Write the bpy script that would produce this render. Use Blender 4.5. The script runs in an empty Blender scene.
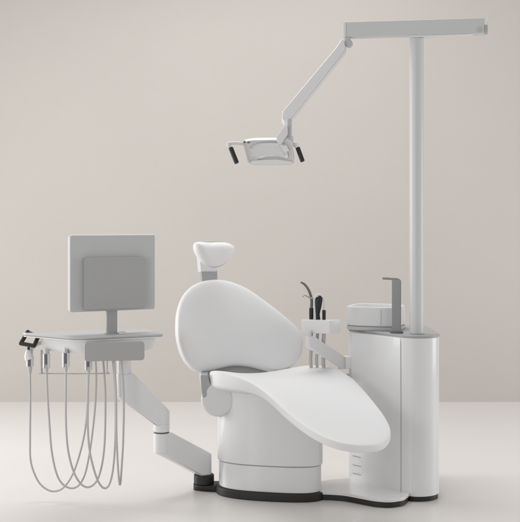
import bpy, bmesh, math
from math import radians, sin, cos, pi, sqrt
from mathutils import Vector, Matrix

scene = bpy.context.scene
C = scene.collection

# ---------------------------------------------------------------- camera
CAM_Y, CAM_Z, F, HX, HY = -6.0, 1.45, 1134.0, 260.0, 218.0
cam = bpy.data.cameras.new('camera')
cam_ob = bpy.data.objects.new('camera', cam)
C.objects.link(cam_ob)
cam_ob.location = (0, CAM_Y, CAM_Z)
cam_ob.rotation_euler = (radians(90), 0, 0)
cam.sensor_fit = 'HORIZONTAL'
cam.sensor_width = 36
cam.lens = 36 * F / 520
cam.shift_y = -43.0 / 520
cam.clip_end = 200
scene.camera = cam_ob

# ---------------------------------------------------------------- light
world = bpy.data.worlds.new('World')
scene.world = world
world.use_nodes = True
bg = world.node_tree.nodes['Background']
bg.inputs[0].default_value = (1.0, 0.99, 0.98, 1)
bg.inputs[1].default_value = 0.59
scene.view_settings.view_transform = 'Standard'
scene.view_settings.look = 'None'
scene.view_settings.exposure = 0.0
scene.view_settings.gamma = 1.0


def area(name, loc, target, sx, sy, power, col=(1, 1, 1)):
    l = bpy.data.lights.new(name, 'AREA')
    l.shape = 'RECTANGLE'
    l.size, l.size_y, l.energy, l.color = sx, sy, power, col
    o = bpy.data.objects.new(name, l)
    C.objects.link(o)
    o.location = loc
    d = Vector(target) - Vector(loc)
    o.rotation_euler = d.to_track_quat('-Z', 'Y').to_euler()
    return o


area('softbox_overhead', (-0.3, 1.1, 4.3), (0.0, -0.3, 0), 3.2, 1.9, 84)
area('softbox_side', (-4.2, 0.8, 1.4), (0, -0.7, 0.9), 1.5, 2.4, 100)
area('softbox_front', (-3.0, -4.6, 1.5), (0, 0, 0.5), 1.0, 1.8, 31)
area('softbox_rim', (4.4, 0.2, 1.2), (0.6, 1.3, 0.8), 2.0, 2.0, 46)

# ---------------------------------------------------------------- materials
def mat(name, col, rough=0.4, metal=0.0, noise=0.0, nscale=4.0, bump=0.0, bscale=300.0, coat=0.0, spec=0.5):
    m = bpy.data.materials.new(name)
    m.use_nodes = True
    nt = m.node_tree
    b = nt.nodes['Principled BSDF']
    b.inputs['Base Color'].default_value = (*col, 1)
    b.inputs['Roughness'].default_value = rough
    b.inputs['Metallic'].default_value = metal
    b.inputs['Coat Weight'].default_value = coat
    b.inputs['Specular IOR Level'].default_value = spec
    tc = nt.nodes.new('ShaderNodeTexCoord')
    if noise:
        n = nt.nodes.new('ShaderNodeTexNoise')
        n.inputs['Scale'].default_value = nscale
        n.inputs['Detail'].default_value = 5
        nt.links.new(tc.outputs['Object'], n.inputs['Vector'])
        mr = nt.nodes.new('ShaderNodeMapRange')
        mr.inputs['To Min'].default_value = 1 - noise
        mr.inputs['To Max'].default_value = 1 + noise
        nt.links.new(n.outputs['Fac'], mr.inputs['Value'])
        mx = nt.nodes.new('ShaderNodeMix')
        mx.data_type = 'RGBA'
        mx.blend_type = 'MULTIPLY'
        mx.inputs['Factor'].default_value = 1
        mx.inputs['A'].default_value = (*col, 1)
        nt.links.new(mr.outputs['Result'], mx.inputs['B'])
        nt.links.new(mx.outputs['Result'], b.inputs['Base Color'])
        mr2 = nt.nodes.new('ShaderNodeMapRange')
        mr2.inputs['To Min'].default_value = max(0.02, rough - 0.5 * noise)
        mr2.inputs['To Max'].default_value = rough + 0.5 * noise
        nt.links.new(n.outputs['Fac'], mr2.inputs['Value'])
        nt.links.new(mr2.outputs['Result'], b.inputs['Roughness'])
    if bump:
        n2 = nt.nodes.new('ShaderNodeTexNoise')
        n2.inputs['Scale'].default_value = bscale
        n2.inputs['Detail'].default_value = 3
        nt.links.new(tc.outputs['Object'], n2.inputs['Vector'])
        bp = nt.nodes.new('ShaderNodeBump')
        bp.inputs['Strength'].default_value = bump
        bp.inputs['Distance'].default_value = 0.001
        nt.links.new(n2.outputs['Fac'], bp.inputs['Height'])
        nt.links.new(bp.outputs['Normal'], b.inputs['Normal'])
    return m


M = {
    'wall': mat('wall_paint', (0.54, 0.506, 0.475), 0.9, noise=0.03, nscale=1.3, bump=0.15, bscale=160, spec=0.2),
    'floor': mat('floor_resin', (0.72, 0.697, 0.675), 0.30, noise=0.035, nscale=1.6, bump=0.05, bscale=60, spec=0.35),
    'white': mat('white_lacquer', (0.75, 0.75, 0.755), 0.22, noise=0.012, nscale=3, coat=0.15),
    'shell': mat('white_shell_plastic', (0.68, 0.68, 0.685), 0.36, noise=0.012, nscale=6),
    'vinyl': mat('white_upholstery', (0.76, 0.76, 0.765), 0.48, noise=0.01, nscale=5, bump=0.12, bscale=420),
    'lightgrey': mat('light_grey_plastic', (0.50, 0.505, 0.51), 0.42, noise=0.015, nscale=7, bump=0.1, bscale=700),
    'grey': mat('grey_plastic', (0.375, 0.377, 0.38), 0.45, noise=0.02, nscale=8, bump=0.1, bscale=700),
    'darkgrey': mat('dark_grey_plastic', (0.14, 0.14, 0.14), 0.45, noise=0.03, nscale=8),
    'black': mat('black_rubber', (0.012, 0.012, 0.012), 0.5, noise=0.1, nscale=10),
    'hose': mat('grey_silicone_hose', (0.50, 0.50, 0.495), 0.42, noise=0.03, nscale=20),
    'steel': mat('brushed_steel', (0.42, 0.42, 0.42), 0.3, metal=0.9, noise=0.05, nscale=30),
    'spout': mat('satin_grey_metal', (0.23, 0.235, 0.24), 0.32, metal=0.35, noise=0.03, nscale=20),
    'chrome': mat('polished_steel', (0.75, 0.75, 0.75), 0.14, metal=1.0, noise=0.02, nscale=12),
    'aluminium': mat('painted_aluminium', (0.60, 0.61, 0.615), 0.36, noise=0.015, nscale=5),
    'seam': mat('seam_shadow_gap', (0.10, 0.10, 0.10), 0.7, noise=0.05, nscale=9),
}


# ribbed reflector of the lamp
def reflector_material():
    m = bpy.data.materials.new('ribbed_reflector')
    m.use_nodes = True
    nt = m.node_tree
    b = nt.nodes['Principled BSDF']
    b.inputs['Base Color'].default_value = (0.72, 0.73, 0.74, 1)
    b.inputs['Metallic'].default_value = 0.75
    b.inputs['Roughness'].default_value = 0.22
    tc = nt.nodes.new('ShaderNodeTexCoord')
    w = nt.nodes.new('ShaderNodeTexWave')
    w.inputs['Scale'].default_value = 34
    w.inputs['Distortion'].default_value = 0.4
    nt.links.new(tc.outputs['Object'], w.inputs['Vector'])
    bp = nt.nodes.new('ShaderNodeBump')
    bp.inputs['Strength'].default_value = 0.22
    bp.inputs['Distance'].default_value = 0.003
    nt.links.new(w.outputs['Fac'], bp.inputs['Height'])
    nt.links.new(bp.outputs['Normal'], b.inputs['Normal'])
    return m


M['reflector'] = reflector_material()


def glass_material():
    m = bpy.data.materials.new('clear_lamp_cover')
    m.use_nodes = True
    b = m.node_tree.nodes['Principled BSDF']
    b.inputs['Base Color'].default_value = (0.95, 0.96, 0.97, 1)
    b.inputs['Roughness'].default_value = 0.05
    b.inputs['Transmission Weight'].default_value = 1.0
    b.inputs['IOR'].default_value = 1.2
    return m


M['glass'] = glass_material()

# ---------------------------------------------------------------- helpers
def at(px, py, d):
    """measured photo position at a distance d in front of the camera -> metres"""
    return Vector(((px - HX) / F * d, CAM_Y + d, CAM_Z - (py - HY) / F * d))


def zat(py, d):
    return CAM_Z - (py - HY) / F * d


def onplane(px, py, P0, n):
    ray = Vector(((px - HX) / F, 1, -(py - HY) / F))
    o = Vector((0, CAM_Y, CAM_Z))
    t = (P0 - o).dot(n) / ray.dot(n)
    return o + ray * t


def thing(name, label, cat, loc, group=None):
    o = bpy.data.objects.new(name, None)
    C.objects.link(o)
    o.location = loc
    o.empty_display_size = 0.05
    o['label'] = label
    o['category'] = cat
    if group:
        o['group'] = group
    return o


def world_loc(o):
    v = Vector((0, 0, 0))
    while o:
        v += o.location
        o = o.parent
    return v


def link(name, bm, m, parent=None, bevel=0.0, seg=3, clamp=True, angle=35, smooth=True, label=None):
    bmesh.ops.recalc_face_normals(bm, faces=bm.faces)
    if bevel:
        es = [e for e in bm.edges if len(e.link_faces) == 2 and e.calc_face_angle(0) > radians(angle)]
        bmesh.ops.bevel(bm, geom=es, offset=bevel, segments=seg, profile=0.5, affect='EDGES', clamp_overlap=clamp)
        bmesh.ops.recalc_face_normals(bm, faces=bm.faces)
    for f in bm.faces:
        f.smooth = smooth
    for e in bm.edges:
        if len(e.link_faces) == 2 and e.calc_face_angle(0) > radians(40):
            e.smooth = False
    if parent:
        off = world_loc(parent)
        bmesh.ops.translate(bm, vec=-off, verts=bm.verts)
    me = bpy.data.meshes.new(name)
    bm.to_mesh(me)
    bm.free()
    me.materials.append(m)
    o = bpy.data.objects.new(name, me)
    C.objects.link(o)
    if parent:
        o.parent = parent
    wn = o.modifiers.new('weighted_normals', 'WEIGHTED_NORMAL')
    wn.keep_sharp = True
    if label:
        o['label'] = label
    return o


def loft(bm, rings, cap=True, closed=True):
    vr = [[bm.verts.new(p) for p in r] for r in rings]
    n = len(rings[0])
    for a, b in zip(vr[:-1], vr[1:]):
        for i in range(n if closed else n - 1):
            j = (i + 1) % n
            bm.faces.new((a[i], a[j], b[j], b[i]))
    if cap:
        bm.faces.new(vr[0][::-1])
        bm.faces.new(vr[-1])
    return vr


def prism(poly, z0, z1, bm=None):
    bm = bm or bmesh.new()
    loft(bm, [[Vector((x, y, z0)) for x, y in poly], [Vector((x, y, z1)) for x, y in poly]])
    return bm


def slab(pts, offset, bm=None):
    """extrude a planar 3D outline along the vector offset"""
    bm = bm or bmesh.new()
    loft(bm, [pts, [p + offset for p in pts]])
    return bm


def catmull(pts, n=8, closed=False):
    out = []
    N = len(pts)
    rng = range(N) if closed else range(N - 1)
    for i in rng:
        g = (lambda k: pts[k % N]) if closed else (lambda k: pts[min(max(k, 0), N - 1)])
        p0, p1, p2, p3 = g(i - 1), g(i), g(i + 1), g(i + 2)
        for k in range(n):
            t = k / n
            out.append(0.5 * ((2 * p1) + (p2 - p0) * t + (2 * p0 - 5 * p1 + 4 * p2 - p3) * t * t
                              + (3 * p1 - p0 - 3 * p2 + p3) * t ** 3))
    if not closed:
        out.append(pts[-1].copy())
    return out


def interp(xs, ys, x):
    if x <= xs[0]:
        return ys[0]
    for i in range(len(xs) - 1):
        if x <= xs[i + 1]:
            t = (x - xs[i]) / (xs[i + 1] - xs[i])
            t = t * t * (3 - 2 * t) if False else t
            return ys[i] * (1 - t) + ys[i + 1] * t
    return ys[-1]


def smooth_interp(xs, ys, x):
    """catmull style interpolation of a profile"""
    n = len(xs)
    if x <= xs[0]:
        return ys[0] + (ys[1] - ys[0]) / (xs[1] - xs[0]) * (x - xs[0])
    if x >= xs[-1]:
        return ys[-1] + (ys[-1] - ys[-2]) / (xs[-1] - xs[-2]) * (x - xs[-1])
    m = []
    for i in range(n):
        a, b = max(i - 1, 0), min(i + 1, n - 1)
        m.append((ys[b] - ys[a]) / (xs[b] - xs[a]))
    for i in range(n - 1):
        if x <= xs[i + 1]:
            h = xs[i + 1] - xs[i]
            t = (x - xs[i]) / h
            return ((2 * t ** 3 - 3 * t * t + 1) * ys[i] + (t ** 3 - 2 * t * t + t) * h * m[i]
                    + (-2 * t ** 3 + 3 * t * t) * ys[i + 1] + (t ** 3 - t * t) * h * m[i + 1])


def tube(points, radii, n=14, smooth=6, bm=None, cap=True, flat=1.0):
    bm = bm or bmesh.new()
    pts = [Vector(p) for p in points]
    if not isinstance(radii, (list, tuple)):
        radii = [radii] * len(pts)
    if smooth:
        rr = [Vector((r, 0, 0)) for r in radii]
        pts = catmull(pts, smooth)
        radii = [v.x for v in catmull(rr, smooth)]
    up = None
    rings = []
    for i, p in enumerate(pts):
        t = (pts[min(i + 1, len(pts) - 1)] - pts[max(i - 1, 0)])
        if t.length < 1e-9:
            t = Vector((0, 0, 1))
        t.normalize()
        if up is None:
            up = t.orthogonal().normalized()
        up = (up - t * up.dot(t)).normalized()
        s = t.cross(up)
        rings.append([p + (up * cos(2 * pi * k / n) + s * sin(2 * pi * k / n) * flat) * radii[i] for k in range(n)])
    loft(bm, rings, cap)
    return bm


def cyl(p0, p1, r0, r1=None, n=40, bm=None):
    return tube([p0, p1], [r0, r0 if r1 is None else r1], n=n, smooth=0, bm=bm)


def round_poly(pts, radii, n=8):
    """2D polygon with rounded corners"""
    out = []
    N = len(pts)
    for i in range(N):
        p = Vector(pts[i]); a = Vector(pts[i - 1]); b = Vector(pts[(i + 1) % N])
        r = radii if not isinstance(radii, (list, tuple)) else radii[i]
        d1, d2 = (a - p), (b - p)
        r1 = min(r, d1.length * 0.49, d2.length * 0.49)
        q1, q2 = p + d1.normalized() * r1, p + d2.normalized() * r1
        if r1 < 1e-5:
            out.append(p); continue
        for k in range(n + 1):
            t = k / n
            out.append(q1 * (1 - t) ** 2 + p * 2 * t * (1 - t) * 0.93 + (q1 + q2) * 0.07 * t * (1 - t) + q2 * t * t)
    return out


def box(center, sx, sy, sz, rot=0, bm=None):
    c = Vector(center)
    u = Vector((cos(rot), sin(rot))); v = Vector((-sin(rot), cos(rot)))
    poly = [(c.x + u.x * a * sx / 2 + v.x * b * sy / 2, c.y + u.y * a * sx / 2 + v.y * b * sy / 2)
            for a, b in ((-1, -1), (1, -1), (1, 1), (-1, 1))]
    return prism(poly, c.z - sz / 2, c.z + sz / 2, bm)


def stadium_beam(p0, p1, r, z0, z1, n=12):
    """arm link with ends rounded about two vertical axes. z0, z1: (bottom, top) at each axis.
    The upper end keeps its top level over its whole disc, the lower end its underside."""
    a, b = Vector(p0), Vector(p1)
    if z0[1] < z1[1]:
        a, b, z0, z1 = b, a, z1, z0
    d = (b - a)
    L = d.length
    d.normalize()
    q = Vector((-d.y, d.x))
    ts = [(-r * cos(pi / 2 * k / n), r * sin(pi / 2 * k / n) if k else r * 0.06) for k in range(n + 1)]
    ts += [(r, r), (L - r, r)] if L > 2.2 * r else [(L * 0.5, r)]
    ts += [(L + r * sin(pi / 2 * k / n), r * cos(pi / 2 * k / n) if k < n else r * 0.06) for k in range(n + 1)]
    rings = []
    for t, h in ts:
        ft = max(0.0, min(1.0, (t - r) / L)) if L > 2.2 * r else 0
        fb = max(0.0, min(1.0, (t + r) / L)) if L > 2.2 * r else 0
        zt_ = z0[1] * (1 - ft) + z1[1] * ft
        zb_ = z0[0] * (1 - fb) + z1[0] * fb
        c = a + d * t
        l, rr = c + q * h, c - q * h
        hc_ = h - min(0.45 * r, 0.55 * h) * max(0.03, min(1.0, (L - t) / (2 * r)))
        l2, r2 = c + q * hc_, c - q * hc_
        ch = 0.42 * r * max(0.03, min(1.0, (L - t) / (2 * r)))
        rings.append([Vector((l2.x, l2.y, zb_)), Vector((r2.x, r2.y, zb_)), Vector((rr.x, rr.y, zb_ + ch)), Vector((rr.x, rr.y, zt_)),
                      Vector((l.x, l.y, zt_)), Vector((l.x, l.y, zb_ + ch))])
    bm = bmesh.new()
    loft(bm, rings)
    return bm


def cushion(outline, spine, T, mapf, power=5.0, crown=0.0, nr=16):
    """soft pad: outline (2D), spine segment (2D pair), T thickness, mapf(u, v, h) -> world, h measured from the mid plane"""
    a, b = Vector(spine[0]), Vector(spine[1])
    ab = b - a
    sp = []
    for p in outline:
        t = max(0, min(1, (p - a).dot(ab) / ab.length_squared))
        sp.append(a + ab * t)
    bm = bmesh.new()
    rs = []
    for k in range(nr + 1):                 # edge -> spine
        ph = (k / nr)
        rs.append(1 - ph ** 2.2)
    def h_of(r):
        return T / 2 * max(0.0, 1 - r ** power) ** (1 / power * 1.6)
    rows = []
    for side in (1, -1):
        rr = rs if side == 1 else rs[1:]
        for r in rr:
            ring = []
            for p, s in zip(outline, sp):
                q = s + (p - s) * r
                hh = side * h_of(r)
                if side == 1:
                    hh += crown * (1 - r * r)
                ring.append(mapf(q.x, q.y, hh))
            rows.append((side, ring))
    top = [r for s, r in rows if s == 1]
    bot = [r for s, r in rows if s == -1]
    seq = bot[::-1] + top
    loft(bm, seq, cap=False)
    bmesh.ops.remove_doubles(bm, verts=bm.verts, dist=1e-4)
    return bm


def structure(o):
    o['kind'] = 'structure'
    return o


# ---------------------------------------------------------------- room surfaces
fl = bmesh.new()
wall_y = 2.94
prism([(-9, -7.5), (9, -7.5), (9, wall_y), (-9, wall_y)], -0.05, 0.0, fl)
structure(link('floor', fl, M['floor'], smooth=False))
wl = bmesh.new()
prism([(-9, wall_y), (9, wall_y), (9, wall_y + 0.15), (-9, wall_y + 0.15)], -0.05, 6.0, wl)
structure(link('wall', wl, M['wall'], smooth=False))

# ================================================================ CHAIR
ANG = radians(35)
Fd = Vector((sin(ANG), -cos(ANG), 0))
Wd = Vector((cos(ANG), sin(ANG), 0))
PC = Vector((0.05, -0.045))

chair = thing('dental_chair', 'white upholstered dental chair with kidney-shaped backrest and drooping leg rest on oval pedestal',
              'dental chair', (PC.x, PC.y, 0))


def pedestal_outline(grow=0.0, n=72):
    pts = []
    for k in range(n):
        th = 2 * pi * k / n
        c, s = cos(th), sin(th)
        e = 2 / 2.7
        cx = math.copysign(abs(c) ** e, c); sy = math.copysign(abs(s) ** e, s)
        x, y = 0.272 * cx, -0.060 * cx + 0.150 * sy
        v = Vector((x, y))
        v = v + v.normalized() * grow
        pts.append((PC.x + v.x, PC.y + v.y))
    return pts


link('pedestal_skirt', prism(pedestal_outline(-0.004), 0.042, 0.176), M['white'], chair, bevel=0.006)
link('pedestal', prism(pedestal_outline(0.004), 0.179, 0.575), M['white'], chair, bevel=0.006)

# black plinth running under pedestal, arm foot and cabinet bridge
pl = prism(pedestal_outline(0.012), 0.0, 0.0415)
link('plinth', pl, M['black'], chair, bevel=0.006)

# bridge plate to the cabinet
bridge = [at(318, 0, 5.83), at(333, 0, 5.82), at(345, 0, 5.80), at(360, 0, 5.74), at(376, 0, 5.68), at(390, 0, 5.66),
          at(404, 0, 5.70), at(410, 0, 5.80), at(392, 0, 6.0), at(352, 0, 6.14), at(330, 0, 6.10), at(318, 0, 6.05)]
b2 = [(p.x, p.y) for p in bridge]
b2s = round_poly(b2, 0.03, 5)
link('bridge_plate', prism(b2s, 0.028, 0.044), M['white'], chair, bevel=0.003)
cxm = sum(p.x for p in b2s) / len(b2s); cym = sum(p.y for p in b2s) / len(b2s)
b3 = [((p.x - cxm) * 0.985 + cxm, (p.y - cym) * 0.985 + cym) for p in b2s]
link('bridge_base', prism(b3, 0.0, 0.0275), M['black'], chair, bevel=0.003)

# seat and leg rest: one continuous pad
O = Vector(((213 - HX) / F * 5.95, -0.05, 0))
s_k = [0.0, 0.15, 0.35, 0.5, 0.7, 0.85, 1.0, 1.08]
z_k = [0.628, 0.635, 0.632, 0.600, 0.518, 0.464, 0.423, 0.407]
seat_out = [(-0.03, 0.12), (-0.02, 0.32), (-0.005, 0.46), (0.05, 0.56), (0.18, 0.60), (0.36, 0.600), (0.55, 0.565), (0.75, 0.515),
            (0.89, 0.445), (0.975, 0.36), (1.025, 0.26), (1.015, 0.155), (0.96, 0.065), (0.84, 0.012), (0.65, -0.01), (0.42, -0.012),
            (0.22, -0.030), (0.08, -0.045), (-0.01, -0.01)]
seat_out = catmull([Vector(p) for p in seat_out], 6, closed=True)
ST = 0.082


def seat_map(s, v, h):
    q = max(0.0, min(1.0, (0.55 - s) / 0.45))
    q = q * q * (3 - 2 * q)
    dz = (0.006 + 0.030 * q) * ((v - 0.30) / 0.3) ** 2            # shallow dish across the width
    k = 0.56 + 0.72 * q
    z = smooth_interp(s_k, z_k, s) - ST / 2 * k + h * k + dz - 0.010
    p = O + Fd * s + Wd * v
    return Vector((p.x, p.y, z))


link('seat_pad', cushion(seat_out, ((0.22, 0.29), (0.80, 0.25)), ST, seat_map, power=10), M['vinyl'], chair)
# backrest
BA = radians(27)
tau = radians(20)
nB = Vector((sin(BA) * cos(tau), -cos(BA) * cos(tau), sin(tau))).normalized()
uB = Vector((cos(BA), sin(BA), 0))
vB = uB.cross(nB) * -1
if vB.z < 0:
    vB = -vB
PB = at(243, 368, 6.13)


def bz(points, sc=3.25, ox=160, oy=230):
    return [(ox + x / sc, oy + y / sc) for x, y in points]


def plane_uv(pts, P0, n, u, v):
    out = []
    for px, py in pts:
        q = onplane(px, py, P0, n) - P0
        out.append(Vector((q.dot(u), q.dot(v))))
    return out


back_px = bz([(49, 335), (53, 268), (75, 212), (113, 177), (165, 162), (222, 166), (280, 190), (338, 232), (393, 278),
              (436, 322), (455, 366), (449, 415), (420, 450), (382, 462), (345, 455), (298, 443), (245, 439), (195, 449),
              (150, 462), (112, 458), (78, 428), (58, 385)])
back_out = catmull(plane_uv(back_px, PB, nB, uB, vB), 6, closed=True)
sp = plane_uv(bz([(140, 320), (365, 385)]), PB, nB, uB, vB)
BT = 0.085


def back_map(u, v, h):
    curve = -0.20 * (u + 0.02) ** 2 * -1          # side wings come slightly forward
    return PB + uB * u + vB * v + nB * (h + curve - 0.01)


link('backrest_pad', cushion(back_out, sp, BT, back_map, power=5), M['vinyl'], chair)

# grey carrier behind and below the pad
car_px = [(203, 345), (201, 366), (202, 380), (206, 394), (212, 400), (221, 394), (233, 384), (250, 379), (272, 377), (276, 371),
          (270, 350), (250, 322), (220, 322)]
PC2 = PB - nB * 0.06
car = plane_uv(car_px, PC2, nB, uB, vB)
car = catmull(car, 4, closed=True)
link('backrest_carrier', slab([PC2 + uB * p.x + vB * p.y for p in car], -nB * 0.035), M['lightgrey'], chair, bevel=0.006)

# round hinge cover under the seat's near corner
hc = at(218, 399.5, 5.90)
HX_ = Vector((0.16, 0.987, 0)).normalized()
HY_ = Vector((HX_.y, -HX_.x, 0))
hub = bmesh.new()
rings = []
nseg = 56
for off, r in ((0.0, 0.074), (0.003, 0.082), (0.009, 0.0875), (0.05, 0.088), (0.12, 0.088), (0.126, 0.083), (0.13, 0.07)):
    rings.append([hc + HX_ * (off - 0.02) + (HY_ * cos(2 * pi * k / nseg) + Vector((0, 0, 1)) * sin(2 * pi * k / nseg)) * r
                  for k in range(nseg)])
loft(hub, rings)
link('hinge_cover', hub, M['shell'], chair, bevel=0)
# grey lug of the carrier reaching down over the hinge
lug = [at(x, y, 5.889) for x, y in round_poly([(200.5, 375), (201, 386), (202.5, 398.5), (216, 392.0), (211, 386), (207, 375)], [1.5, 8, 2.5, 4, 6, 1.5], 8)]
link('hinge_lug', slab(lug, Vector((0.0, 0.15, 0))), M['grey'], chair, bevel=0.003)
# dark ring: shadow in the gap between hinge and pedestal, put in as colour
gap = cyl(hc + HX_ * 0.022, hc + HX_ * 0.12, 0.0935, n=56)
link('hinge_gap_shade', gap, M['darkgrey'], chair, bevel=0.002)

# headrest
stem = bmesh.new()
PS = at(209, 276, 6.24)
nS = Vector((sin(BA) * cos(radians(12)), -cos(BA) * cos(radians(12)), sin(radians(12)))).normalized()
st_px = [(201.5, 270), (217.5, 270), (218, 300), (203, 300)]
slab([onplane(x, y, PS, nS) for x, y in st_px], -nS * 0.028, stem)
link('headrest_stem', stem, M['grey'], chair, bevel=0.004)
PK = PS + nS * 0.006
bk = bmesh.new()
slab([onplane(x, y, PK, nS) for x, y in [(199.5, 255), (219, 255), (217, 271.5), (201, 271.5)]], -nS * 0.045, bk)
link('headrest_bracket', bk, M['shell'], chair, bevel=0.006)
PH = at(214, 256, 6.17)
nH = Vector((sin(BA) * cos(radians(14)), -cos(BA) * cos(radians(14)), sin(radians(14)))).normalized()
uH = uB
vH = nH.cross(uH)
if vH.z < 0:
    vH = -vH
hr = [(95, 52), (135, 44), (190, 46), (245, 43), (300, 50), (338, 72), (349, 100), (335, 140), (300, 180), (250, 207), (200, 208), (160, 188),
      (128, 160), (100, 118), (88, 80)]
hr = [(180 + x / 6.5, 235 + y / 6.5) for x, y in hr]
hr_out = catmull(plane_uv(hr, PH, nH, uH, vH), 6, closed=True)
sph = plane_uv([(180 + 165 / 6.5, 235 + 110 / 6.5), (180 + 265 / 6.5, 235 + 115 / 6.5)], PH, nH, uH, vH)


def head_map(u, v, h):
    c = 1.6 * (u - 0.005) ** 2
    return PH + uH * u + vH * v + nH * (h + (c - 0.012 if h > 0 else 0))


link('headrest_pad', cushion(hr_out, sph, 0.10, head_map, power=2.6), M['vinyl'], chair)

# ================================================================ DELIVERY UNIT
foot = at(204, 0, 6.05)
unit = thing('instrument_delivery_unit', 'white instrument tray with black grip carried on a two-link arm left of the chair',
             'dental delivery unit', (foot.x, foot.y, 0))
J = at(161.5, 0, 5.86)
Q = at(124, 0, 5.78)
f2, J2, Q2 = Vector((foot.x, foot.y)), Vector((J.x, J.y)), Vector((Q.x, Q.y))
# black foot cup with tongue to the plinth
fc = stadium_beam(f2, (f2.x + 0.10, f2.y + 0.0), 0.056, (0, 0.034), (0, 0.034))
link('foot_base', fc, M['black'], unit, bevel=0.004)
link('foot_collar', cyl((foot.x, foot.y, 0.0345), (foot.x, foot.y, 0.084), 0.054, n=48), M['black'], unit, bevel=0.005)
zf = (0.0845, zat(455, 6.05))
zj = (zat(452, 5.86), zat(432.6, 5.86))
link('lower_arm', stadium_beam(f2, J2, 0.041, zf, zj, 8), M['white'], unit, bevel=0.007, seg=3, angle=30, clamp=False)
zj2 = (zat(431.6, 5.86), zat(409, 5.86))
zq = (zat(397, 5.78), zat(373, 5.78))
link('upper_arm', stadium_beam(J2, Q2, 0.0405, (zat(424.5, 5.86), zat(411.5, 5.86)), zq, 8), M['white'], unit, bevel=0.007, seg=3, angle=30, clamp=False)
link('elbow_housing', cyl((J.x, J.y, zj2[0] + 0.0005), (J.x, J.y, zat(410, 5.86)), 0.0425, n=48), M['white'], unit, bevel=0.006)
link('elbow_housing', cyl((J.x, J.y, zj[0] - 0.0005), (J.x, J.y, zj[1] - 0.0005), 0.0425, n=48), M['white'], unit, bevel=0.003)
link('joint_ring', cyl((J.x, J.y, zj[1] - 0.001), (J.x, J.y, zj2[0] + 0.001), 0.039, n=40), M['seam'], unit)

# tray: local axes
TA = radians(27)
uT = Vector((cos(TA), sin(TA))); vT = Vector((-sin(TA), cos(TA)))
N0 = Vector(((80 - HX) / F * 5.58, CAM_Y + 5.58))


def tl(u, v):
    return N0 + uT * u + vT * v


zt = 0.862
top_poly = [tl(0.0, -0.01), tl(0.445, 0.0), tl(0.45, 0.25), tl(-0.185, 0.375), tl(-0.185, 0.345)]
tp = round_poly(top_poly, [0.09, 0.02, 0.05, 0.03, 0.02], 10)
tray = prism(tp, zt - 0.014, zt)
tray_o = link('tray_top', tray, M['lightgrey'], unit, bevel=0.005)
mid_poly = [tl(0.025, 0.012), tl(0.425, 0.018), tl(0.43, 0.235), tl(-0.10, 0.33), tl(-0.125, 0.29)]
mp = round_poly(mid_poly, [0.10, 0.05, 0.05, 0.05, 0.04], 10)
cm = Vector((sum(p[0] for p in mp) / len(mp), sum(p[1] for p in mp) / len(mp)))
tb = bmesh.new()
rings = []
for z, s in ((zt - 0.090, 0.86), (zt - 0.087, 0.90), (zt - 0.080, 0.93), (zt - 0.066, 0.955), (zt - 0.045, 0.97), (zt - 0.016, 0.99)):
    rings.append([Vector((cm.x + (p[0] - cm.x) * s, cm.y + (p[1] - cm.y) * s, z)) for p in mp])
loft(tb, rings)
link('tray_body', tb, M['white'], unit)
# white rim strip under the tray top
rim = prism([(cm.x + (p[0] - cm.x) * 1.005, cm.y + (p[1] - cm.y) * 1.005) for p in tp], zt - 0.0205, zt - 0.0145)
link('tray_rim', rim, M['white'], unit, bevel=0.002)
# grey front control panel (faces the camera, follows the tray front)
z0p, z1p = zat(361, 5.57), zat(342, 5.57)
fp0 = at(84.5, 350, 5.545).xy; fp1 = at(144.5, 350, 5.60).xy
uP = (fp1 - fp0).normalized()
fb = bmesh.new()
rp = round_poly([(0, 0), (1, 0), (1, 1), (0, 1)], 0.0)
L = (fp1 - fp0).length
H = z1p - z0p
rp = round_poly([(0, 0), (L, 0), (L, H), (0, H)], 0.016, 6)
pts = [Vector((fp0.x + uP.x * p[0], fp0.y + uP.y * p[0], z0p + p[1])) for p in rp]
slab(pts, Vector((-uP.y, uP.x, 0)) * 0.045, fb)
link('control_panel', fb, M['grey'], unit, bevel=0.003)
# post from arm to tray
link('tray_post', cyl((Q.x, Q.y, zq[1] - 0.01), (Q.x, Q.y, zt - 0.088), 0.036, n=40), M['white'], unit, bevel=0.002)

# black grip: open loop at the left end of the tray
gz = [(35, 385), (58, 347), (93, 361), (78, 393)]
g3 = [at(10 + x / 3.25, 225 + y / 3.25, 5.80 + dd) for (x, y), dd in zip(gz, (0.0, 0.03, 0.0, -0.03))]
gb = bmesh.new()
for i in range(4):
    a, b = g3[i], g3[(i + 1) % 4]
    tube([a, b], 0.0105 if i != 1 else 0.007, n=12, smooth=0, bm=gb)
for p in g3:
    bmesh.ops.create_icosphere(gb, subdivisions=2, radius=0.0106, matrix=Matrix.Translation(p))
link('grip', gb, M['black'], unit)
# rail under the tray: U shaped wire with thick post at the left
rail_o = []
R0 = at(41.5, 350, 5.76); R1 = at(41.5, 373.5, 5.76); R2 = at(107, 373.5, 5.70); R3 = at(107, 352, 5.70)
link('holder_rail', tube([R0, R1 + Vector((0, 0, 0.012)), R1 + Vector((0.012, 0, 0)), R2 - Vector((0.012, 0, 0)), R2 + Vector((0, 0, 0.012)), R3],
                         0.0034, n=10, smooth=4), M['lightgrey'], unit)
link('rail_post', box(((R0 + R1) / 2), 0.009, 0.014, abs(R1.z - R0.z), TA), M['grey'], unit, bevel=0.002)
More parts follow.
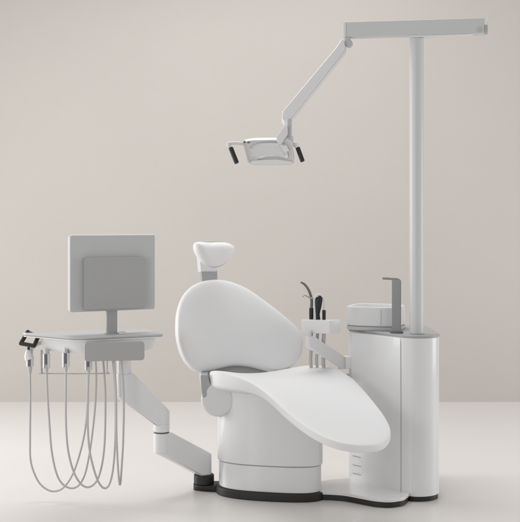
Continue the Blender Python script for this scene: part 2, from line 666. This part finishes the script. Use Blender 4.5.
# holders: open cups hung from a short hook below the tray
HOLD = [(30, 352, 5.80), (46.5, 350, 5.74), (66, 349, 5.67), (88.5, 352, 5.62)]
for i, (px, py, d) in enumerate(HOLD):
    p = at(px, py, d)
    hb = bmesh.new()
    h = 0.072 if i else 0.056
    # C-shaped cup (open to the front)
    ro, ri = (0.019, 0.0135)
    arc = []
    for k in range(21):
        t = radians(-90 + 28 + (360 - 56) * k / 20)
        arc.append((p.x + ro * cos(t), p.y + ro * sin(t)))
    for k in range(20, -1, -1):
        t = radians(-90 + 28 + (360 - 56) * k / 20)
        arc.append((p.x + ri * cos(t), p.y + ri * sin(t)))
    prism(arc, p.z - h - 0.018, p.z - 0.018, hb)
    link('instrument_holder', hb, M['shell'], unit, bevel=0.0015)
    hk = bmesh.new()
    if i:
        box((p.x, p.y + 0.02, p.z - 0.012), 0.02, 0.012, 0.040, 0, hk)
    else:
        tube([p + Vector((0, 0.02, -0.03)), p + Vector((0.004, 0.02, 0.01)), p + Vector((0.03, 0.02, 0.035)), p + Vector((0.07, 0.03, 0.05))],
             0.011, n=12, smooth=5, bm=hk)
    link('holder_hook', hk, M['shell'], unit, bevel=0.002 if i else 0)
# black neck and white swivel below the grip
nk = at(28.5, 346.5, 5.80)
link('grip_neck', cyl(nk + Vector((0.002, 0, 0.012)), nk + Vector((0, 0, -0.018)), 0.007, n=20), M['black'], unit)
sw = tube([nk + Vector((0.0, 0, -0.016)), nk + Vector((0, 0, -0.028)), nk + Vector((0, 0, -0.05)), nk + Vector((0.004, 0, -0.066))],
          [0.009, 0.0155, 0.021, 0.0225], n=24, smooth=5)
link('grip_swivel', sw, M['white'], unit)
link('tray_button', cyl(at(122, 334, 5.75), at(122, 331.5, 5.75), 0.018, n=30), M['shell'], unit, bevel=0.002)

# ---------------------------------------------------------------- monitor
mon_base = at(110, 332, 5.76)
monitor = thing('monitor', 'flat pale grey monitor seen from behind on a short post above the instrument tray', 'monitor',
                (mon_base.x, mon_base.y, zt + 0.0005))
u3 = Vector((uT.x, uT.y, 0)); n3 = Vector((uT.y, -uT.x, 0))          # n3 towards the camera
PM = at(110, 272, 5.74)


def mon_rect(x0, y0, x1, y1, P0, r):
    a = onplane((x0 + x1) / 2, y0, P0, n3)
    l = onplane(x0, 272, P0, n3); rr = onplane(x1, 272, P0, n3)
    w = (rr - l).length
    c = (l + rr) / 2
    zc1 = onplane(x0 + (x1 - x0) * 0.5, y0, P0, n3).z
    zc0 = onplane(x0 + (x1 - x0) * 0.5, y1, P0, n3).z
    poly = round_poly([(-w / 2, zc0), (w / 2, zc0), (w / 2, zc1), (-w / 2, zc1)], r, 7)
    return [Vector((c.x + u3.x * p[0], c.y + u3.y * p[0], p[1])) for p in poly]


link('monitor_case', slab(mon_rect(70.0, 235, 155, 310.5, PM, 0.012), -n3 * 0.040), M['lightgrey'], monitor, bevel=0.0035)
# front half of the casing in white: light on its edge put into colour
scr = [p for p in mon_rect(69.4, 234.6, 155.2, 310.9, PM - n3 * 0.0405, 0.012)]
link('monitor_front_bezel', slab(scr, -n3 * 0.022), M['white'], monitor, bevel=0.003)
link('screen', slab(mon_rect(73, 239, 152, 307, PM - n3 * 0.0627, 0.004), -n3 * 0.001), M['black'], monitor)
PM2 = PM + n3 * 0.030
link('rear_housing', slab(mon_rect(84.5, 257.5, 146, 309, PM2, 0.014), -n3 * 0.0295), M['grey'], monitor, bevel=0.004)
pst = at(111.5, 300, 5.77)
pc = Vector((pst.x, pst.y, 0))
link('monitor_post', slab([Vector((pc.x + u3.x * p[0] + n3.x * p[1], pc.y + u3.y * p[0] + n3.y * p[1], zt + 0.004))
                           for p in round_poly([(-0.03, -0.014), (0.03, -0.014), (0.03, 0.014), (-0.03, 0.014)], 0.013, 6)],
                          Vector((0, 0, 0.20))), M['grey'], monitor, bevel=0)
link('post_flange', slab([Vector((pc.x + u3.x * p[0] + n3.x * p[1], pc.y + u3.y * p[0] + n3.y * p[1], zt + 0.0005))
                          for p in round_poly([(-0.04, -0.024), (0.04, -0.024), (0.04, 0.024), (-0.04, 0.024)], 0.02, 6)],
                         Vector((0, 0, 0.0035))), M['lightgrey'], monitor, bevel=0.001)

# ---------------------------------------------------------------- handpieces with hoses
HOSES = [
    ('slim dental handpiece in the outermost left holder, its hose making the widest and lowest loop', HOLD[0], 0.0,
     [(30.3, 372), (30.3, 400), (30.0, 440), (30.3, 458), (33, 470), (39, 482.5), (47, 489.5), (55, 491.3), (63, 488), (71, 477.5), (77, 463), (83, 441), (86.3, 420), (87.5, 395), (88.5, 358)], 5.75),
    ('slim dental handpiece in the second holder from the left beside the rail post', HOLD[1], 0.012,
     [(46.5, 370), (47.5, 395), (49.5, 425), (51.5, 450), (56, 472), (62, 483.5), (71, 488.3), (79, 485), (85, 474), (89, 456), (92, 436), (95, 408), (96.3, 380), (95.5, 357)], 5.74),
    ('slim dental handpiece in the middle holder left of the grey control panel', HOLD[2], 0.022,
     [(66, 369), (65.8, 395), (66, 425), (68, 450), (73, 470), (80, 483), (88, 487.3), (96, 482), (101, 469), (104, 450), (105.2, 425), (105.2, 390), (103, 357)], 5.73),
    ('slim dental handpiece in the holder partly behind the left end of the grey control panel', HOLD[3], 0.030,
     [(88.5, 370), (88, 395), (87.7, 425), (89.5, 450), (94, 470), (99, 483), (104.5, 488.3), (109.5, 484), (113, 469), (115, 445), (115.6, 415), (115, 385), (112.5, 357)], 5.72),
    ('thin hose hanging in a narrow pointed loop at the right end of the control panel', None, 0.012,
     [(114, 358), (116, 390), (116.3, 430), (117.8, 465), (119.2, 482), (119.9, 484.5), (120.6, 482), (121.8, 465), (123.2, 440), (123.8, 405), (123, 380), (121, 357)], 5.66),
]
for label, hold, shift, path, dend in HOSES:
    d0 = hold[2] if hold else 5.63
    root = thing('dental_handpiece' if hold else 'instrument_hose', label, 'handpiece' if hold else 'hose', at(path[0][0], path[0][1], d0),
                 'dental instruments hanging under the tray')
    L = len(path) - 1
    pts = []
    for i, (x, y) in enumerate(path):
        t = i / L
        pts.append(at(x, y, d0 + (dend - d0) * t + (0.03 * sin(pi * t) - shift * 0.5)))
    if hold:
        p = at(hold[0], hold[1], hold[2])
        pts[0] = Vector((p.x, p.y, p.z - 0.100))
    link('hose', tube(pts, 0.0053, n=10, smooth=6), M['hose'], root)
    if hold:
        hp = tube([(p.x, p.y, p.z - 0.108), (p.x, p.y, p.z - 0.085), (p.x, p.y, p.z - 0.04), (p.x, p.y, p.z + 0.0)],
                  [0.0075, 0.011, 0.0125, 0.010], n=20, smooth=4)
        link('handpiece_body', hp, M['lightgrey'], root)
        link('collar', cyl((p.x, p.y - 0.001, p.z - 0.072), (p.x, p.y - 0.001, p.z - 0.020), 0.0132, n=20), M['darkgrey'], root, bevel=0.001)

# ================================================================ SERVICE CABINET
E0 = Vector((0.725, -0.17)); A0 = Vector((0.471, 0.145))
rC = 0.116
nrm = Vector((0.78, 0.63)).normalized()
cc = E0 + nrm * rC
cab = thing('service_cabinet', 'tall white cabinet with rounded front corner, carrying the rinse bowl and the lamp pole', 'cabinet',
            (cc.x - 0.1, cc.y + 0.2, 0))
ZC = 0.8485


def cab_plan(grow=0.0):
    pts = []
    a0 = math.atan2(-nrm.y, -nrm.x)
    for k in range(25):
        t = a0 + (2 * pi - abs(a0) if False else 0) + (0 - a0) * k / 24 if a0 < 0 else a0 + k
        pts.append((cc.x + (rC + grow) * cos(t), cc.y + (rC + grow) * sin(t)))
    back = round_poly([(cc.x + rC + grow, cc.y + 0.05), (cc.x + rC + grow - 0.002, 0.42 + grow), (0.56 - grow, 0.42 + grow), (A0.x - grow * 0.78, A0.y - grow * 0.2 + 0.01)],
                      [0.0, 0.12, 0.12, 0.05], 10)
    pts += [(p[0], p[1]) for p in back]
    return pts


# cab_plan starts at panel end E0, runs round the front, right side, rear and back to A0
link('cabinet_body', prism(cab_plan(0.0), 0.026, ZC - 0.012), M['white'], cab, bevel=0.003)
link('cabinet_plinth', prism(cab_plan(-0.006), 0.0, 0.0255), M['black'], cab)
link('cabinet_top', prism(cab_plan(0.002), ZC - 0.0115, ZC), M['grey'], cab, bevel=0.002)
# flat side panel standing 3 mm proud
dirp = (A0 - E0).normalized()
pa = E0 + dirp * 0.0015
pb = A0 - dirp * 0.036
nn = Vector((-nrm.x, -nrm.y))
poly = [tuple(pa - nn * 0.004), tuple(pa + nn * 0.0035), tuple(pb + nn * 0.0035), tuple(pb - nn * 0.004)]
link('side_panel', prism(poly, 0.034, ZC - 0.016), M['white'], cab, bevel=0.0015)
sm = E0 - dirp * 0.0005
link('panel_seam', box((sm.x, sm.y, ZC / 2), 0.002, 0.002, ZC - 0.06, math.atan2(dirp.y, dirp.x)), M['grey'], cab)
# vent slits low on the panel
for py in (457, 466, 474.5):
    c = pb - dirp * 0.045
    z = zat(py, 6.07)
    v = box((c.x + nn.x * 0.004, c.y + nn.y * 0.004, z), 0.060, 0.002, 0.004, math.atan2(dirp.y, dirp.x))
    link('vent_slit', v, M['grey'], cab)

# rinse bowl: rounded shell with hollow top
bc = Vector((0.632, 0.175))
br = radians(-20)


def bowl_plan(sx, sy, z, n=64, e=3.6):
    out = []
    for k in range(n):
        t = 2 * pi * k / n
        c, s = cos(t), sin(t)
        x = sx * math.copysign(abs(c) ** (2 / e), c); y = sy * math.copysign(abs(s) ** (2 / e), s)
        out.append(Vector((bc.x + x * cos(br) - y * sin(br), bc.y + x * sin(br) + y * cos(br), z)))
    return out


bw = bmesh.new()
X, Y = 0.150, 0.135
zb = ZC + 0.022
zt2 = ZC + 0.127
rings = [bowl_plan(X - 0.006, Y - 0.006, zb), bowl_plan(X, Y, zb + 0.006), bowl_plan(X, Y, zt2 - 0.012), bowl_plan(X - 0.004, Y - 0.004, zt2 - 0.003),
         bowl_plan(X - 0.012, Y - 0.012, zt2), bowl_plan(X - 0.022, Y - 0.022, zt2 - 0.003), bowl_plan(X - 0.035, Y - 0.035, zt2 - 0.03),
         bowl_plan(X - 0.07, Y - 0.06, zt2 - 0.075), bowl_plan(0.02, 0.02, zt2 - 0.088)]
loft(bw, rings)
bowl = link('rinse_bowl', bw, M['shell'], cab)
bb = bmesh.new()
loft(bb, [bowl_plan(X - 0.002, Y - 0.002, ZC + 0.0005), bowl_plan(X + 0.001, Y + 0.001, ZC + 0.005), bowl_plan(X + 0.001, Y + 0.001, ZC + 0.018), bowl_plan(X - 0.008, Y - 0.008, ZC + 0.0215)])
link('bowl_base', bb, M['lightgrey'], cab)
# seam on the bowl side
sx0 = at(376.5, 0, 1)
sv = box((bc.x - 0.0 + sin(br) * 0.0, 0, 0), 0.1, 0.1, 0.1)
sv.free()
k = 50
q = bowl_plan(X + 0.0006, Y + 0.0006, 0)[k]
link('bowl_seam', box((q.x, q.y, (zb + zt2) / 2 - 0.002), 0.0018, 0.002, zt2 - zb - 0.022, br), M['grey'], bowl)
link('bowl_drain', cyl((bc.x, bc.y, zt2 - 0.0875), (bc.x, bc.y, zt2 - 0.084), 0.017, n=28), M['chrome'], bowl)

# water spout: flat steel strap bent over the bowl
SP = at(396.5, 331, 5.93)
fa = radians(-18)
uf = Vector((cos(fa), sin(fa), 0)); vf = Vector((-sin(fa), cos(fa), 0))
w2 = 0.0235
ztop = zat(279, 5.93)
prof = []                                     # side profile in (along -uf, z)
path = [(0.0, ZC + 0.0005), (0.0, ztop - 0.012), (0.002, ztop - 0.006), (0.008, ztop - 0.001), (0.018, ztop + 0.001), (0.062, ztop + 0.001)]
# strap: width direction uf, bends towards the bowl (rear-left)
bend = Vector((-0.88, 0.47, 0)).normalized()
fbm = bmesh.new()
wid = uf
th = 0.013
pp = []
for a, z in path:
    pp.append(Vector((SP.x, SP.y, 0)) + bend * a + Vector((0, 0, z)))
rings = []
for i, p in enumerate(pp):
    t = (pp[min(i + 1, len(pp) - 1)] - pp[max(i - 1, 0)]).normalized()
    side = Vector((-bend.y, bend.x, 0)) * -1
    wv = (uf if i < 2 else uf)
    nrm3 = wv.cross(t).normalized()
    ww = w2 if i < 4 else w2 * 0.75
    rings.append([p - wv * ww - nrm3 * th / 2, p + wv * ww - nrm3 * th / 2, p + wv * ww + nrm3 * th / 2, p - wv * ww + nrm3 * th / 2])
loft(fbm, rings)
link('water_spout', fbm, M['spout'], cab, bevel=0.003)
ft = round_poly([(-0.035, -0.014), (0.035, -0.014), (0.035, 0.014), (-0.035, 0.014)], 0.013, 6)
link('spout_foot', prism([(SP.x + uf.x * p[0] + vf.x * p[1], SP.y + uf.y * p[0] + vf.y * p[1]) for p in ft], ZC + 0.0004, ZC + 0.010), M['darkgrey'], cab, bevel=0.002)

# assistant arm and instrument block
a1 = at(345, 362.5, 6.14); a2 = at(309, 341, 6.02)
r_ = 0.018
link('arm_socket', box((a1.x + 0.015, a1.y + 0.012, a1.z), 0.07, 0.045, 0.068, radians(-18)), M['white'], cab, bevel=0.004)
link('assistant_arm', stadium_beam((a1.x - 0.018, a1.y), (a2.x, a2.y), r_, (a1.z - 0.030, a1.z + 0.026), (a2.z - 0.028, a2.z + 0.026)), M['white'], cab, bevel=0.004)
link('arm_joint', cyl((a1.x - 0.018, a1.y, a1.z - 0.034), (a1.x - 0.018, a1.y, a1.z + 0.030), 0.0205, n=28), M['shell'], cab, bevel=0.002)
link('block_post', cyl((a2.x, a2.y, a2.z + 0.0), (a2.x, a2.y, zat(331, 6.02)), 0.014, n=24), M['shell'], cab)
# block: near corner at px 330
K = at(330, 333, 6.0)
ka = radians(22)
e1 = Vector((-cos(radians(18)), sin(radians(18)) * 1.0))      # along the white long face, to the left and back
e2 = Vector((sin(radians(52)), cos(radians(52))))                    # along the grey short face
K2 = Vector((K.x, K.y))
l1, l2 = 0.160, 0.075
zK0, zK1 = zat(334, 6.0), zat(320.5, 6.0)
blk = [K2, K2 + e1 * l1, K2 + e1 * l1 + e2 * l2, K2 + e2 * l2]
link('instrument_block', prism([tuple(p) for p in blk], zK0, zK1), M['white'], cab, bevel=0.004)


def inblock(px, frac):
    # point on block top whose image column is px
    P0 = Vector((*(K2 + e2 * l2 * frac), 0))
    n = Vector((e1.y, -e1.x, 0))
    q = onplane(px, 320, P0, n)
    return q.x, q.y


zT = zK1
x1, y1 = inblock(311.3, 0.8)
d1 = y1 - CAM_Y
t1 = thing('saliva_ejector', 'suction handle with black grip and long curved grey tip, leftmost in the instrument block', 'suction tip', (x1, y1, zT), 'instruments in the small white block')
link('grip', cyl((x1, y1, zT + 0.0005), (x1, y1, zat(308, d1)), 0.0115, n=24), M['black'], t1, bevel=0.002)
link('curved_tip', tube([(x1, y1, zat(308.5, d1)), at(311.6, 301, d1), at(310.3, 294, d1), at(307.5, 288, d1 - 0.01), at(304, 284, d1 - 0.02), at(300.8, 282.3, d1 - 0.03)],
                        [0.0085, 0.0078, 0.0074, 0.0070, 0.0062, 0.0045], n=14), M['darkgrey'], t1)
link('hose', tube([(x1, y1, zK0 - 0.0005), (x1, y1 + 0.02, zK0 - 0.08), (x1 + 0.001, y1 + 0.035, zK0 - 0.19), (x1 + 0.05, y1 + 0.06, zK0 - 0.25), (a1.x + 0.04, a1.y + 0.06, zK0 - 0.24)],
                  0.0095, n=12), M['hose'], t1)
x2, y2 = inblock(317.6, 0.8)
d2 = y2 - CAM_Y
t2 = thing('air_water_syringe', 'dark syringe handle with a fine hooked nozzle, middle of the instrument block', 'syringe', (x2, y2, zT), 'instruments in the small white block')
link('handle', tube([(x2, y2, zT + 0.0005), (x2 - 0.001, y2, zT + 0.03), (x2 + 0.003, y2, zT + 0.07), at(318.8, 299, d2), at(318, 296.5, d2)],
                    [0.015, 0.013, 0.018, 0.020, 0.015], n=20), M['black'], t2)
link('lever', tube([(x2 - 0.013, y2 - 0.008, zT + 0.0005), (x2 - 0.016, y2 - 0.008, zT + 0.05), (x2 - 0.018, y2 - 0.006, zT + 0.10)], 0.005, n=12), M['shell'], t2)
link('nozzle', tube([at(318, 297.5, d2), at(313, 298.3, d2), at(308, 297, d2), at(305, 295.3, d2), at(302.3, 297, d2)], [0.006, 0.005, 0.004, 0.0032, 0.003], n=10), M['grey'], t2)
link('hose', tube([(x2, y2, zK0 - 0.0005), (x2 - 0.002, y2 + 0.02, zK0 - 0.08), (x2, y2 + 0.035, zK0 - 0.19), (x2 + 0.05, y2 + 0.06, zK0 - 0.255), (a1.x + 0.05, a1.y + 0.07, zK0 - 0.25)],
                  0.0085, n=12), M['hose'], t2)
x3, y3 = inblock(324, 0.8)
d3 = y3 - CAM_Y
t3 = thing('suction_tube', 'white suction tube bent over in an upside-down U, rightmost in the instrument block', 'suction tip', (x3, y3, zT), 'instruments in the small white block')
link('grip', cyl((x3, y3, zT + 0.0005), (x3, y3, zat(310, d3)), 0.0095, n=24), M['black'], t3, bevel=0.002)
link('bent_tube', tube([(x3, y3, zat(310.5, d3)), at(324.6, 303, d3), at(323.3, 297.5, d3), at(320, 294.6, d3), at(316.5, 295.3, d3), at(314.3, 299, d3 - 0.01)],
                       [0.0062, 0.0058, 0.0055, 0.0052, 0.005, 0.0045], n=14), M['shell'], t3)
link('hose', tube([(x3, y3, zK0 - 0.0005), (x3 - 0.002, y3 + 0.02, zK0 - 0.08), (x3 + 0.001, y3 + 0.035, zK0 - 0.19), (x3 + 0.04, y3 + 0.06, zK0 - 0.25), (a1.x + 0.06, a1.y + 0.08, zK0 - 0.24)],
                  0.0105, n=12), M['hose'], t3)

# ================================================================ OPERATING LIGHT
PX = Vector((cc.x, cc.y))
lamp = thing('operating_light', 'operating light with two black handles on hinged overhead arm and tall pale pole', 'operating light',
             (PX.x, PX.y, ZC + 0.001))
zp1 = zat(38.5, 5.9)
link('pole', cyl((PX.x, PX.y, ZC + 0.0012), (PX.x, PX.y, zp1), 0.0370, n=56), M['aluminium'], lamp, bevel=0.001)
link('pole_collar', cyl((PX.x, PX.y, zp1 + 0.0005), (PX.x, PX.y, zp1 + 0.012), 0.033, n=48), M['grey'], lamp)
# overhead boom
bd = Vector((0.986, -0.165)).normalized()
bn = Vector((-bd.y, bd.x))
def bl(u, v): return PX + bd * u + bn * v
zb0, zb1 = zp1 + 0.0125, zp1 + 0.0125 + 0.078
left_u, right_u = -0.364, 0.345
poly = [bl(left_u, -0.04), bl(right_u, -0.04), bl(right_u, 0.04), bl(left_u, 0.04)]
link('overhead_arm', prism([tuple(p) for p in poly], zb0, zb1), M['aluminium'], lamp, bevel=0.003)
# tapered wedge right of the pole, its white standing for light on the underside
fz = bmesh.new()
pA = [bl(-0.035, -0.037), bl(-0.035, 0.037), bl(0.29, 0.037), bl(0.29, -0.037)]
dz = [0.012, 0.012, 0.001, 0.001]
vb = [fz.verts.new((p.x, p.y, zb0 - 0.0006 - d)) for p, d in zip(pA, dz)]
vt = [fz.verts.new((p.x, p.y, zb0 - 0.0005)) for p in pA]
fz.faces.new(vb[::-1]); fz.faces.new(vt)
for i in range(4):
    j = (i + 1) % 4
    fz.faces.new((vb[i], vb[j], vt[j], vt[i]))
link('arm_lit_underside', fz, M['white'], lamp)
# end fork
e = bl(right_u - 0.001, 0)
ek = bmesh.new()
e_a = bl(right_u + 0.0195, -0.0)
prism([tuple(bl(right_u + 0.0005, -0.034)), tuple(bl(right_u + 0.014, -0.034)), tuple(bl(right_u + 0.014, 0.034)), tuple(bl(right_u + 0.0005, 0.034))], zb0 + 0.003, zb0 + 0.045, ek)
link('end_plug', ek, M['lightgrey'], lamp, bevel=0.002)
link('end_cap', prism([tuple(bl(right_u + 0.0145, -0.04)), tuple(bl(right_u + 0.022, -0.04)), tuple(bl(right_u + 0.022, 0.04)), tuple(bl(right_u + 0.0145, 0.04))],
                      zb0, zb1 + 0.012), M['white'], lamp, bevel=0.002)
link('end_button', cyl((*bl(right_u - 0.025, -0.041), zb0 + 0.02), (*bl(right_u - 0.025, -0.046), zb0 + 0.02), 0.012, n=24), M['lightgrey'], lamp, bevel=0.001)
link('arm_end_cap', prism([tuple(bl(left_u - 0.016, -0.041)), tuple(bl(left_u - 0.0005, -0.041)), tuple(bl(left_u - 0.0005, 0.041)), tuple(bl(left_u - 0.016, 0.041))],
                          zb0 - 0.001, zb1 + 0.001), M['white'], lamp, bevel=0.002)  # cap made white and thick: light on the arm's left end, as colour
# knuckle below the left end
dk = 5.955
kn = at(348.5, 43.5, dk)
vdir = Vector((bn.x, bn.y, 0))
link('upper_knuckle', cyl(kn - vdir * 0.028, kn + vdir * 0.028, 0.021, n=36), M['lightgrey'], lamp, bevel=0.003)
hang = at(347.5, 40, dk)
link('knuckle_block', box((hang.x, hang.y, zb0 - 0.008), 0.028, 0.05, 0.015, math.atan2(bd.y, bd.x)), M['aluminium'], lamp, bevel=0.002)
# spring arm
sa_px = [(341.8, 38.5), (344.5, 40), (345.3, 48.5), (288, 121), (284.5, 121.5), (281.5, 118.5), (282.5, 111), (336, 47)]
PA = at(314, 80, 5.835)
nA = Vector((-0.03, -1.0, 0.40)).normalized()
nK = Vector((-0.1, -1.0, 0.1)).normalized()
sp3 = [onplane(x, y, PA, nA) for x, y in sa_px]
link('spring_arm', slab(sp3, -nA * 0.052), M['white'], lamp, bevel=0.006)
sb_px = [(342, 46), (346, 46), (346.6, 50.5), (289.5, 122.2), (286, 121.2)]
PA2 = PA - nA * 0.010
link('spring_arm_channel', slab([onplane(x, y, PA2, nA) for x, y in sb_px], -nA * 0.034), M['white'], lamp, bevel=0.003)
# lower knuckle and short link
dl = 5.755
link('lower_knuckle', cyl(at(289, 119, dl), at(289, 137, dl), 0.0145, n=28), M['lightgrey'], lamp, bevel=0.002)
sl = [(276, 137), (285, 124.5), (287.2, 126), (287.2, 133), (281, 143.5), (277, 142)]
PL = at(282, 134, 5.69)
link('short_link', slab([onplane(x, y, PL, nK) for x, y in sl], -nK * 0.060), M['white'], lamp, bevel=0.004)
link('head_joint', box(at(289.3, 140, 5.775), 0.038, 0.060, 0.036, 0.1), M['shell'], lamp, bevel=0.006)
# lamp head
LC = at(270, 153, 5.77)
nL = Vector((-0.12, -0.80, -0.58)).normalized()
uL = Vector((1, -0.15, 0)).normalized()
vL = nL.cross(uL).normalized()
if vL.z < 0:
    vL = -vL


def lz(points):
    return [(220 + x / 5.78, 110 + y / 5.78) for x, y in points]


frame_uv = plane_uv(lz([(128, 182), (185, 172), (320, 170), (395, 172), (418, 190), (432, 300), (418, 317), (185, 317), (160, 300)]), LC, nL, uL, vL)
inner_uv = plane_uv(lz([(178, 222), (215, 196), (270, 188), (335, 190), (372, 205), (392, 262), (380, 276), (330, 270), (260, 272), (210, 284), (192, 268)]), LC, nL, uL, vL)
fo = [Vector(p) for p in round_poly(frame_uv, 0.012, 6)]
hd = bmesh.new()


def l3(p, h):
    return LC + uL * p[0] + vL * p[1] + nL * h


cF = sum(fo, Vector((0, 0))) / len(fo)
rings = [[l3(cF + (p - cF) * s, h) for p in fo] for s, h in
         ((0.62, -0.040), (0.80, -0.037), (0.93, -0.027), (0.99, -0.012), (1.0, 0.0), (0.985, 0.005), (0.95, 0.004), (0.90, -0.004))]
loft(hd, rings)
head = link('lamp_head', hd, M['shell'], lamp)
# reflector dish (concave, ribbed) sits in the head
fi = [Vector(p) for p in catmull(inner_uv, 5, closed=True)]
cI = sum(fi, Vector((0, 0))) / len(fi)
rf = bmesh.new()
rings = [[l3(cI + (p - cI) * s, h) for p in fi] for s, h in
         ((1.04, -0.003), (1.02, 0.006), (0.97, 0.007), (0.90, 0.001), (0.7, -0.002), (0.45, -0.0035), (0.15, -0.0038))]
loft(rf, rings)
link('reflector', rf, M['reflector'], head)
# bulb shield: small block in the dish
bs = [l3(p, 0.012) for p in plane_uv(lz([(355, 200), (385, 198), (400, 232), (372, 238)]), LC, nL, uL, vL)]
link('bulb_cover', slab(bs, -nL * 0.02), M['white'], head, bevel=0.003)
lip = [l3(p, 0.006) for p in plane_uv(lz([(190, 290), (260, 284), (330, 283), (400, 292), (424, 300), (414, 314), (186, 314), (172, 300)]), LC, nL, uL, vL)]
link('head_lip', slab(lip, -nL * 0.012), M['white'], head, bevel=0.003)
# handles
dH = 5.74
lh_top, lh_bot = at(230.6, 147.5, dH), at(236.8, 163.2, dH - 0.02)
link('handle', tube([lh_top, lh_top * 0.97 + lh_bot * 0.03, lh_bot * 0.97 + lh_top * 0.03, lh_bot], [0.009, 0.0122, 0.0122, 0.009], n=20, smooth=0), M['black'], lamp, bevel=0)
rh_top, rh_bot = at(297.6, 147.5, dH + 0.03), at(302.6, 161.5, dH + 0.01)
link('handle', tube([rh_top, rh_top * 0.97 + rh_bot * 0.03, rh_bot * 0.97 + rh_top * 0.03, rh_bot], [0.009, 0.0118, 0.0118, 0.009], n=20, smooth=0), M['black'], lamp, bevel=0)
link('handle_bracket', tube([at(229.7, 147.0, dH), at(228.5, 144.5, dH), at(230, 143.2, dH), at(237, 143.2, dH), at(243.5, 144, dH + 0.02)], [0.010, 0.012, 0.0085, 0.008, 0.009], n=16), M['shell'], lamp)
link('handle_bracket', tube([at(297, 147.5, dH + 0.03), at(295.5, 144.5, dH + 0.03), at(292, 144, dH + 0.03), at(288, 146, dH + 0.03)], [0.011, 0.013, 0.012, 0.012], n=16), M['white'], lamp)
for x, y in ((244.5, 142.0), (248.5, 142.2)):
    c = at(x, y, 5.745)
    link('rivet', cyl(c, c + Vector((0, -0.004, 0)), 0.006, n=16), M['darkgrey'], head)

# small fixings that break up the plain covers
for sx_, sy_ in ((88.5, 262), (142, 262), (88.5, 304.5), (142, 304.5)):
    c = onplane(sx_, sy_, PM2 + n3 * 0.0002, n3)
    link('cover_screw', cyl(c, c + n3 * 0.0012, 0.0030, n=16), M['lightgrey'], monitor)
for px_, py_, d_, who in ((204, 466, 6.05, unit), (161.5, 421, 5.86, unit)):
    c = at(px_, py_, d_)
    link('pivot_cap', cyl(Vector((c.x, c.y - 0.0405, c.z)), Vector((c.x, c.y - 0.0425, c.z)), 0.0075, n=24), M['shell'], who)
